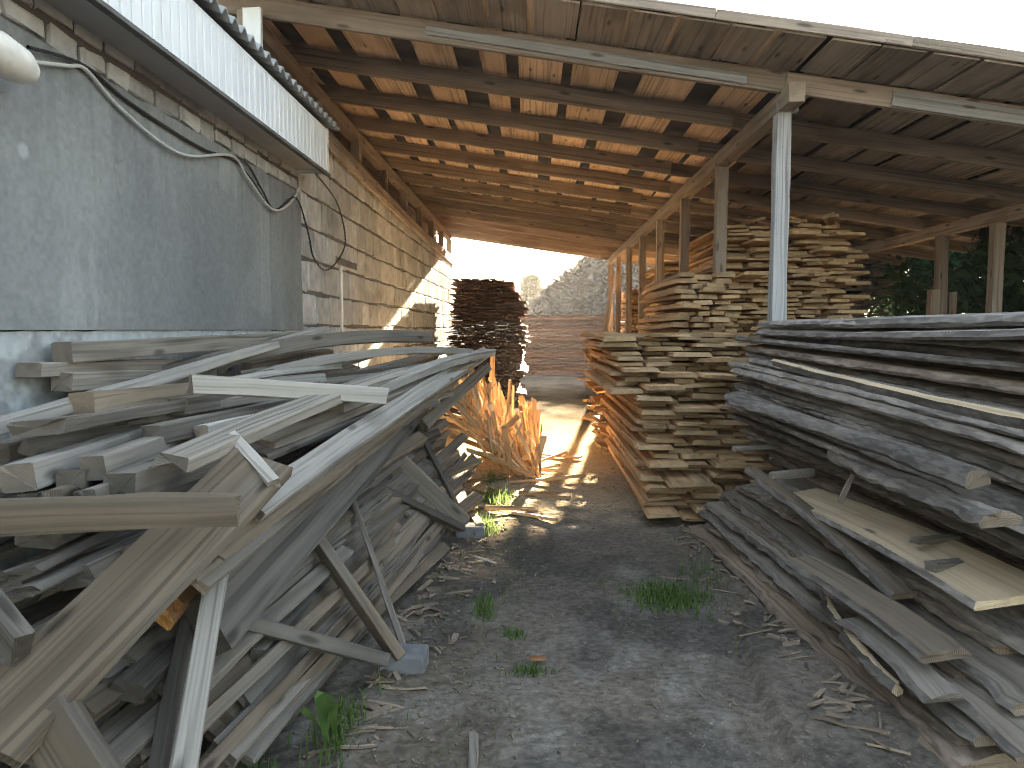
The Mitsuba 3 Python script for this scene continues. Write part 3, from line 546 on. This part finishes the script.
stack('low shed stack', 13, 1.46, 0.055, W(1.4, 1.40, 2.3, 1.46), W(1.4, 1.9, 2.3, 1.88), W(1.4, 7.7, 2.3, 7.9), 10.4, rng, 'wood_stack', (0.10, 0.22), 'boards of the low stack')
stack('tall shed stack', 31, 1.35, 0.048, W(1.3, 2.19, 2.9, 2.24), W(1.3, 3.4, 2.2, 3.75, 2.6, 3.7, 2.9, 3.2), W(1.3, 9.2, 2.9, 9.4), 12.0, rng, 'wood_stack', (0.16, 0.36), 'boards of the tall stack', jit=0.14)
def stuff(name, label, cat, pieces, mat):
    m, uv = join(pieces); put(name, m, mat, label, cat, kind='stuff', uv=uv)
stuff('hidden_boards', 'lower courses of the boards inside the shed behind the near stack', 'boards', stack('', 24, 0.05, 0.055, W(0, 2.2), W(0, 3.6), W(0, 9.3), 12.0, rng, '', (0.2, 0.36), '', kind='stuff') + stack('', 26, 0.05, 0.055, W(0, 1.4), W(0, 1.9), W(0, 9.9), 12.2, rng, '', (0.2, 0.36), '', kind='stuff'), 'wood_stack')
stuff('far_board_stack', 'far stack of orange boards between the inner shed posts', 'boards', stack('', 49, 0.05, 0.055, W(0, 2.18), W(0, 3.5), W(0, 13.2), 16.0, rng, '', (0.16, 0.34), '', kind='stuff'), 'wood_stack')
stuff('dark_board_stack', 'dark brown stack of boards in the shed shade by the outer posts', 'boards', stack('', 49, 0.05, 0.055, W(0, 4.4), W(0, 5.4), W(0, 12.5), 15.5, rng, '', (0.16, 0.34), '', kind='stuff'), 'wood_dark')
stuff('brown_board_stack', 'tall dark stack of thin boards beyond the timber heap, edges glowing', 'boards', stack('', 92, 0.05, 0.029, W(0, -1.95, 2.75, -1.8), W(0, -0.45, 1.7, -0.35, 2.3, -0.42, 2.7, -0.75), W(0, 17.0), 19.6, rng, '', (0.12, 0.3), '', jit=0.16, kind='stuff'), 'wood_brown')
stuff('far_shed_stack', 'last stack of boards at the far end of the shed', 'boards', stack('', 46, 0.05, 0.055, W(0, 2.2), W(0, 3.4), W(0, 18.2), 20.5, rng, '', (0.16, 0.34), '', kind='stuff'), 'wood_stack')
for k in range(10):                                                 # loose boards thrown on the tops of the stacks
    x = rng.uniform(2.3, 3.4); y = rng.uniform(9.0, 9.5); a = math.radians(rng.normal(-12, 30)); z = 2.86 + 0.02 * (k % 3)
    board('loose_board', (x, y, z), (x + 1.2 * math.sin(-a), y + 1.5, z + rng.uniform(-0.02, 0.05)), rng.uniform(0.1, 0.2), 0.03, 'wood_stack', 'crooked board thrown on the top of the tall shed stack', 'board', 'boards thrown on the tall stack', roll=rng.normal(0, 10), seg=3, rng=rng)
for k in range(26):                                                 # ragged short boards at the far foot of the near stack
    y = rng.uniform(9.3, 10.5); z = rng.uniform(0.1, 1.3); x = 0.82 + rng.normal(0, 0.06) - 0.12 * z
    board('ragged_board', (x, y, z), (x + 0.75, y + rng.normal(0.5, 0.3), z + rng.normal(-0.02, 0.08)), rng.uniform(0.1, 0.25), 0.035, 'wood_stack', 'ragged short board poking from the far end of the near stack', 'board', 'ragged boards at the far end', roll=rng.normal(-10, 14), seg=3, rng=rng, jag=0.03)
# the stack lying across the far end of the path
for k in range(34):
    z = 0.05 + 0.061 * k
    v, f, uv = slab_mesh((-0.75 + rng.normal(0, 0.2), 27.0 + rng.normal(0, 0.05), z + 0.03), (3.6 + rng.normal(0, 0.2), 27.0 + rng.normal(0, 0.05), z + 0.03 + rng.normal(0, 0.015)), 0.5, 0.045, 0, rng, seg=10, bark_top=False)
    put('crosswise_board', (v, f), 'wood_brown', f'{ORD[k]} long board{" up" if k else ""} of the crosswise stack closing the path', 'board', 'boards of the crosswise stack', uv=uv)

# ------------------------------------------------------------------ live-edge slabs on the right
rng = np.random.default_rng(61)
XF = W(0, 1.26, 0.3, 1.40, 0.42, 1.60, 0.5, 1.70, 0.6, 1.72, 0.86, 1.68, 0.92, 1.50, 1.3, 1.50, 1.68, 1.72)
XN = W(0, 1.44, 0.3, 1.64, 0.42, 1.94, 0.5, 2.05, 0.6, 2.12, 0.86, 2.12, 0.92, 1.96, 1.1, 2.0, 1.68, 2.2)
ZN = W(0, 0.0, 0.25, 0.22, 0.55, 0.47, 0.86, 0.68, 1.05, 0.80, 1.3, 1.08, 1.68, 1.64)
NL = 36
for k in range(NL):
    z = 0.035 + 1.62 * k / (NL - 1)
    yn, yf = rng.uniform(2.45, 3.15), 6.1 + rng.normal(0, 0.12)
    p = rng.normal(0, 0.045); th = rng.uniform(0.02, 0.046); w = rng.uniform(0.30, 0.48)
    bt = rng.random() < 0.45
    n0 = np.array([XN(z) + p + w/2, yn, ZN(z) + 0.01]); f0 = np.array([XF(z) + p + rng.normal(0, 0.03) + w/2, yf, z])
    v, f, uv = slab_mesh(n0, f0, w, th, rng.normal(5, 4), rng, bark_top=bt, seg=44, rough=1.15)
    put('live_edge_slab', (v, f), 'wood_slab_brown' if rng.random() < (0.75 if z < 0.7 else 0.35) else 'wood_slab', f'{ORD[k]} edge slab{" up" if k else ""} on the path side of the rough slab pile', 'slab', 'slabs of the rough pile', uv=uv)
    for q in range(1, 4 if k > NL - 6 else 3):
        off = 0.42 * q + rng.normal(0, 0.05)
        v, f, uv = slab_mesh(n0 + [off + 0.1 * q, rng.normal(0, 0.15), rng.normal(0, 0.006)], f0 + [off, rng.normal(0, 0.1), rng.normal(0, 0.006)], rng.uniform(0.32, 0.44), th, rng.normal(0, 2), rng, seg=14, bark_top=rng.random() < 0.5)
        put('inner_slab', (v, f), 'wood_slab', f'{["second", "third", "fourth"][q-1]} slab in from the path in the {ORD[k]} layer{" up" if k else ""} of the rough pile', 'slab', 'inner slabs of the rough pile', uv=uv)
def slab(name, p0, p1, w, th, mat, label, roll=0, bark_top=False, rough=0.5, seg=26):
    v, f, uv = slab_mesh(p0, p1, w, th, roll, rng, seg=seg, bark_top=bark_top, rough=rough)
    put(name, (v, f), mat, label, 'slab', 'slabs that stand out of the rough pile', uv=uv)
slab('live_edge_slab', (1.889, 3.000, 0.551), (1.693, 5.000, 0.539), 0.38, 0.032, 'wood_fresh', 'clean yellow plank with broad top lying out on the slab pile', 9, False, 0.25)
slab('live_edge_slab', (1.740, 2.550, 1.275), (1.630, 5.300, 1.383), 0.075, 0.045, 'wood_fresh', 'fresh cream edged slab running through the upper slab pile', 48, False, 0.3)
slab('live_edge_slab', (1.774, 3.100, 1.004), (1.443, 5.600, 1.096), 0.14, 0.05, 'wood_slab', 'thick barky slab ending short in the middle of the pile', 10, True, 1.2)
slab('live_edge_slab', (1.739, 2.900, 0.891), (1.713, 4.500, 0.876), 0.1, 0.05, 'wood_slab', 'silvery bark slab above the yellow plank', 10, True, 1.4)
slab('live_edge_slab', (1.713, 3.550, 0.373), (1.491, 5.300, 0.641), 0.14, 0.035, 'wood_tan', 'pale flat slab sloping below the small stickers at the far end', 5, False, 0.5)
slab('live_edge_slab', (1.584, 2.950, 0.349), (1.384, 4.000, 0.403), 0.22, 0.035, 'wood_tan', 'brown plank under the yellow plank, chamfered near end', 4, False, 0.5)
slab('live_edge_slab', (1.444, 2.760, -0.002), (1.441, 5.900, 0.065), 0.1, 0.05, 'wood_tan', 'long brown slab lying lowest along the path edge', 10, False, 0.5)
slab('live_edge_slab', (1.510, 2.800, 0.243), (1.445, 3.500, 0.275), 0.16, 0.03, 'wood_grey', 'blue grey slab end low at the right of the path', 6, False, 0.6)
slab('live_edge_slab', (1.441, 3.000, 0.184), (1.458, 3.800, 0.252), 0.06, 0.05, 'wood_fresh', 'yellowish splintered slab edge near the bottom of the pile', 12, False, 1.2)
slab('live_edge_slab', (2.137, 2.900, 1.651), (1.822, 6.200, 1.631), 0.2, 0.05, 'wood_slab', 'topmost slab of the pile with a furry grey edge', 4, True, 1.0)
slab('live_edge_slab', (2.066, 2.800, 1.593), (1.817, 6.100, 1.561), 0.16, 0.04, 'wood_pale', 'slab just below the topmost one, pale along its edge', 6, False, 0.8)
board('sticker', (1.417, 5.500, 0.755), (1.908, 5.750, 0.741), 0.05, 0.03, 'wood_pale', 'pale sticker poking from the far end of the slab pile', 'stick', 'stickers in the slab pile', roll=0, seg=3, rng=rng)
board('sticker', (1.551, 5.050, 0.647), (1.881, 5.250, 0.638), 0.06, 0.045, 'wood_pale', 'pale square sticker above the far end of the yellow plank', 'stick', 'stickers in the slab pile', roll=0, seg=3, rng=rng)
board('sticker', (1.769, 3.600, 0.618), (2.038, 3.750, 0.598), 0.05, 0.025, 'wood_grey', 'grey sticker lying on the yellow plank, the farther of two', 'stick', 'stickers in the slab pile', roll=0, seg=3, rng=rng)
board('sticker', (1.719, 3.350, 0.576), (2.040, 3.500, 0.551), 0.06, 0.035, 'wood_grey', 'grey sticker lying on the yellow plank, the nearer of two', 'stick', 'stickers in the slab pile', roll=0, seg=3, rng=rng)
board('sticker', (1.699, 4.300, 0.644), (1.774, 4.320, 0.799), 0.03, 0.012, 'wood_grey', 'small upright lath standing on the yellow plank', 'stick', 'stickers in the slab pile', roll=80, seg=3, rng=rng)

# ------------------------------------------------------------------ beyond: scrap mound, hill, trees
rng = np.random.default_rng(71)
def mound(x, y):
    return 7.6 * math.exp(-(((x - 7.0) / 8.0) ** 2 + ((y - 50.0) / 7.0) ** 2)) - 0.3
mx, my = np.meshgrid(np.linspace(-14, 28, 60), np.linspace(34, 66, 40)); mz = np.array([mound(a, b) for a, b in zip(mx.ravel(), my.ravel())]).reshape(mx.shape)
pts = np.stack([mx, my, mz - 0.15], -1).reshape(-1, 3)
i, j = np.meshgrid(np.arange(39), np.arange(59), indexing='ij'); q = np.stack([i*60+j, i*60+j+1, (i+1)*60+j+1, (i+1)*60+j], -1).reshape(-1, 4)
sm = thing('scrap_mound', 'great grey mound of wood scraps and slab ends beyond the shed', 'mound')
put('core', (pts, q), 'hill_soil', parent=sm, smooth=True)
pieces = []
while len(pieces) < 6500:
    x, y = rng.uniform(-6, 16), rng.uniform(36, 53); h = mound(x, y)
    if h < 0.05: continue
    L = rng.uniform(0.3, 1.2); a = rng.uniform(0, 6.28); e = rng.normal(0, 0.5); d = np.array([math.cos(a) * math.cos(e), math.sin(a) * math.cos(e), math.sin(e)]) * L / 2
    c = np.array([x, y, h + rng.uniform(-0.05, 0.22)])
    pieces.append(loft(c - d, c + d, lambda t, w=rng.uniform(0.06, 0.28), th=rng.uniform(0.03, 0.08): np.array([[-w/2, -th/2], [w/2, -th/2], [w/2, th/2], [-w/2, th/2]]), [0] * 4, 1, roll=rng.uniform(0, 180)))
m, uv = join(pieces); put('scraps', m, 'wood_scrap', parent=sm, kind='stuff', uv=uv)
hx = np.linspace(-90, 10, 50); hp = np.array([[x, y, (4.2 + 1.3 * meshkit.fbm(np.array([x * 0.06, 0, 0]), 3)) * math.exp(-((x + 4) / 26) ** 2) * s - 0.4] for s, y in ((0, 76), (1, 92), (0, 120)) for x in hx])
k = np.arange(49); put('hill', (hp, np.vstack([np.stack([r*50+k, r*50+k+1, (r+1)*50+k+1, (r+1)*50+k], 1) for r in (0, 1)])), 'hill_soil', 'low grey bank on the skyline beyond the yard', 'hill', kind='structure', smooth=True)

def leaf_cloud(centres, radii, n, size, rng):
    """n leaf-sized faces spread through overlapping clumps."""
    c = np.asarray(centres); w = np.asarray(radii) ** 2; pick = rng.choice(len(c), n, p=w / w.sum())
    d = rng.normal(0, 1, (n, 3)); d /= np.linalg.norm(d, axis=1, keepdims=True)
    p = c[pick] + d * (np.asarray(radii)[pick] * rng.uniform(0.35, 1.1, n))[:, None]
    a = rng.normal(0, 1, (n, 3)); a /= np.linalg.norm(a, axis=1, keepdims=True); b = np.cross(a, rng.normal(0, 1, (n, 3))); b /= np.linalg.norm(b, axis=1, keepdims=True)
    s = size * rng.uniform(0.6, 1.4, (n, 1))
    v = np.stack([p - a*s, p + b*s*0.45, p + a*s, p - b*s*0.45], 1).reshape(-1, 3); k = np.arange(n)[:, None] * 4
    return (v, np.vstack([k + [0, 1, 2], k + [0, 2, 3]])), np.stack([np.repeat(rng.uniform(0, 30, n), 4), np.zeros(4 * n)], 1)

def tree(name, x, y, h, spread, low, n, leaf, label, group=None):
    t = thing(name, label, 'tree', group); tips = []
    tr = [trimesh.creation.cylinder(1, 1, sections=8)]
    tr[0] = trimesh.Trimesh(*(lambda q: (q[0], trimesh.Trimesh(*q).faces))(tube_mesh([(x, y, -0.1), (x + 0.1, y, h * 0.35), (x, y + 0.1, h * 0.85)], 0.02 * h)), process=False)
    parts = [tr[0]]
    cs, rs = [], []
    for k in range(int(14 + h)):
        z = rng.uniform(low, 0.95) * h; r = spread * math.sqrt(max(0.12, 1 - abs(z / h - 0.45) * 1.5)); a = rng.uniform(0, 6.28); rr = r * math.sqrt(rng.uniform(0.05, 1))
        c = np.array([x + rr * math.cos(a), y + rr * math.sin(a), z]); cs.append(c); rs.append(rng.uniform(0.28, 0.5) * spread)
        parts.append(trimesh.Trimesh(*(lambda q: (q[0], trimesh.Trimesh(*q).faces))(tube_mesh([(x, y, z * 0.7), (x * 0.5 + c[0] * 0.5, y * 0.5 + c[1] * 0.5, z * 0.82), tuple(c)], 0.005 * h, 5)), process=False))
    put('trunk', trimesh.util.concatenate(parts), 'tree_bark', parent=t, smooth=True)
    m, uv = leaf_cloud(cs, rs, n, leaf, rng); put('crown', m, 'leaf', parent=t, uv=uv)
for x, y, h, s, w in ((8.2, 10.5, 5.0, 1.9, 'nearest the open front'), (8.8, 13.8, 5.4, 2.2, 'behind the doubled post'), (8.4, 17.2, 5.2, 2.1, 'behind the dark board stack'), (9.5, 21.0, 6.2, 2.6, 'at the far corner of the shed'), (11.2, 12.0, 6.5, 2.6, 'in the second row behind the outer posts'), (8.6, 7.4, 4.6, 1.9, 'at the right edge outside the roof'), (12.0, 17.0, 6.8, 2.8, 'farthest right behind the outer posts')):
    tree('hedge_tree', x, y, h, s, 0.06, 9000, 0.10, f'dark bushy tree beyond the open shed side, {w}', 'trees along the shed side')
tree('skyline_tree', -0.6, 95.0, 8.0, 2.0, 0.4, 5000, 0.26, 'small thin tree standing alone on the bright skyline')

# ------------------------------------------------------------------ grass, weeds, chips
rng = np.random.default_rng(81)
def blades(spots, lo, hi, wd):
    V, Fc, UV = [], [], []
    for k, (x, y) in enumerate(spots):
        h = rng.uniform(lo, hi); a = rng.uniform(0, 6.28); b = rng.uniform(0.1, 0.7) * h; z = gz(x, y) - 0.004; w = wd * rng.uniform(0.6, 1.3)
        dx, dy = math.cos(a), math.sin(a)
        V += [(x - dy*w, y + dx*w, z), (x + dy*w, y - dx*w, z), (x + dx*b*0.35 - dy*w*0.8, y + dy*b*0.35 + dx*w*0.8, z + h*0.6), (x + dx*b*0.35 + dy*w*0.8, y + dy*b*0.35 - dx*w*0.8, z + h*0.6), (x + dx*b, y + dy*b, z + h)]
        o = 5 * k; Fc += [(o, o+1, o+3), (o, o+3, o+2), (o+2, o+3, o+4)]; UV += [(rng.uniform(0, 30), 0)] * 5
    return (np.array(V), np.array(Fc)), np.array(UV)
for x, y, sx, sy, n, lo, hi, lab in ((0.80, 4.55, 0.24, 0.24, 1500, 0.02, 0.065, 'round low green grass tuft in the right half of the path'),
                                     (1.08, 5.0, 0.16, 0.3, 130, 0.02, 0.07, 'sparse grass behind the round tuft near the slab pile'),
                                     (-0.28, 4.25, 0.07, 0.16, 90, 0.05, 0.13, 'thin upright grass left of the path, beside the concrete block'),
                                     (-0.10, 3.95, 0.07, 0.05, 70, 0.02, 0.06, 'small grass tuft left of the path centre'),
                                     (-0.02, 3.52, 0.09, 0.05, 120, 0.02, 0.06, 'flat green tuft near the brown wood chip'),
                                     (-0.40, 6.05, 0.14, 0.25, 170, 0.04, 0.12, 'shaded grass around the far concrete block'),
                                     (-0.38, 7.1, 0.16, 0.35, 260, 0.04, 0.14, 'sunlit grass at the edge of the bright patch'),
                                     (-0.45, 8.1, 0.1, 0.25, 140, 0.04, 0.12, 'sunlit yellowish grass under the offcut pile'),
                                     (-0.78, 2.95, 0.10, 0.24, 240, 0.04, 0.11, 'lush grass clump at the near foot of the timber heap'),
                                     (-0.98, 2.55, 0.12, 0.10, 160, 0.05, 0.14, 'grass growing between the lowest boards at the bottom left')):
    m, uv = blades(np.stack([x + sx * rng.normal(0, 0.5, n), y + sy * rng.normal(0, 0.5, n)], 1), lo, hi, 0.003)
    put('grass_tuft', m, 'grass_blade', lab, 'grass', 'grass tufts along the path', kind='stuff', uv=uv)
m, uv = blades(np.stack([np.concatenate([rng.uniform(-0.75, -0.05, 500), rng.uniform(0.9, 1.4, 160)]), np.concatenate([rng.uniform(2.6, 7.0, 500), rng.uniform(3.6, 5.9, 160)])], 1), 0.012, 0.05, 0.0022)
put('sparse_grass', m, 'grass_blade', 'sparse short grass sprouting along both edges of the path', 'grass', kind='stuff', uv=uv)
weed = thing('weed', 'broad leaved weed growing at the foot of the timber heap', 'plant')
for k in range(9):
    a = k * 2.4; L = rng.uniform(0.05, 0.09); c = np.array([-0.80 + rng.normal(0, 0.02), 2.85 + rng.normal(0, 0.03), 0.02]); tip = c + [L * 1.2 * math.cos(a), L * 1.2 * math.sin(a), rng.uniform(0.09, 0.2)]
    mid = (c + tip) / 2 + [0, 0, 0.03]; sd = np.array([-math.sin(a), math.cos(a), 0]) * L * 0.42
    put('leaf', (np.array([c, mid + sd * 0.8, mid - sd * 0.8, mid * 0.4 + tip * 0.6 + sd + [0, 0, 0.01], mid * 0.4 + tip * 0.6 - sd + [0, 0, 0.01], tip]), np.array([(0, 2, 1), (1, 2, 4), (1, 4, 3), (3, 4, 5)])), 'grass_blade', parent=weed, uv=np.full((6, 2), rng.uniform(0, 30)))
pieces = []
for k in range(1300):                                               # chips, bark crumbs and splinters trodden into the earth
    left = rng.random() < 0.62
    x = rng.normal(-0.45, 0.28) if left else rng.uniform(-0.6, 1.5); y = 2.3 + 6.5 * rng.uniform(0, 1) ** 1.3
    L = rng.uniform(0.005, 0.022) if rng.random() < 0.93 else rng.uniform(0.03, 0.09); a = rng.uniform(0, 6.28); c = np.array([x, y, gz(x, y) + 0.003]); d = np.array([math.cos(a), math.sin(a), rng.normal(0, 0.2)]) * L / 2
    pieces.append(loft(c - d, c + d, lambda t, w=min(L * 0.6, rng.uniform(0.003, 0.012)): np.array([[-w/2, -0.002], [w/2, -0.002], [w/2, 0.003], [-w/2, 0.003]]), [0] * 4, 1, roll=rng.normal(0, 25)))
m, uv = join(pieces); put('wood_litter', m, 'wood_tan', 'splinters, chips and bark crumbs trodden into the path', 'litter', kind='stuff', uv=uv)
pieces = []
for k in range(240):                                                # broken bark and splinters gathered along the feet of the piles
    if k % 3:
        y = rng.uniform(2.5, 7.5); x = -0.86 + 0.09 * (y - 2.7) + abs(rng.normal(0.06, 0.14))
    else:
        y = rng.uniform(2.8, 6.2); x = 1.36 - 0.03 * (y - 3) - abs(rng.normal(0.0, 0.12))
    L = rng.uniform(0.04, 0.2); a = rng.uniform(0, 6.28); d = np.array([math.cos(a), math.sin(a), rng.normal(0, 0.12)]) * L / 2; c = np.array([x, y, gz(x, y) + 0.008])
    pieces.append(loft(c - d, c + d, lambda t, w=rng.uniform(0.006, 0.035) * (1 - 0.3 * (k % 2)): np.array([[-w/2, -0.004], [w/2, -0.003], [w*0.4, 0.004], [-w*0.45, 0.005]]), [0, 0, 200, 0], 2, roll=rng.normal(0, 20), rng=rng, jag=0.01, bow=rng.normal(0, 0.006)))
m, uv = join(pieces); put('bark_litter', m, 'wood_slab_brown', 'broken bark and splinters gathered along the feet of the timber piles', 'litter', kind='stuff', uv=uv)
board('stick', (-0.22, 2.62, 0.02), (-0.24, 2.92, 0.025), 0.03, 0.012, 'wood_tan', 'short brown stick lying at the bottom edge left of the path', 'stick', rng=rng)
board('stick', (-0.02, 3.62, 0.02), (0.05, 3.64, 0.022), 0.035, 0.012, 'wood_rot', 'small orange brown chip beside the flat grass tuft', 'stick', rng=rng)
board('stick', (-0.42, 5.3, 0.02), (-0.26, 5.12, 0.025), 0.015, 0.012, 'wood_pale', 'pale twig lying left of the path near the far block', 'stick', rng=rng)
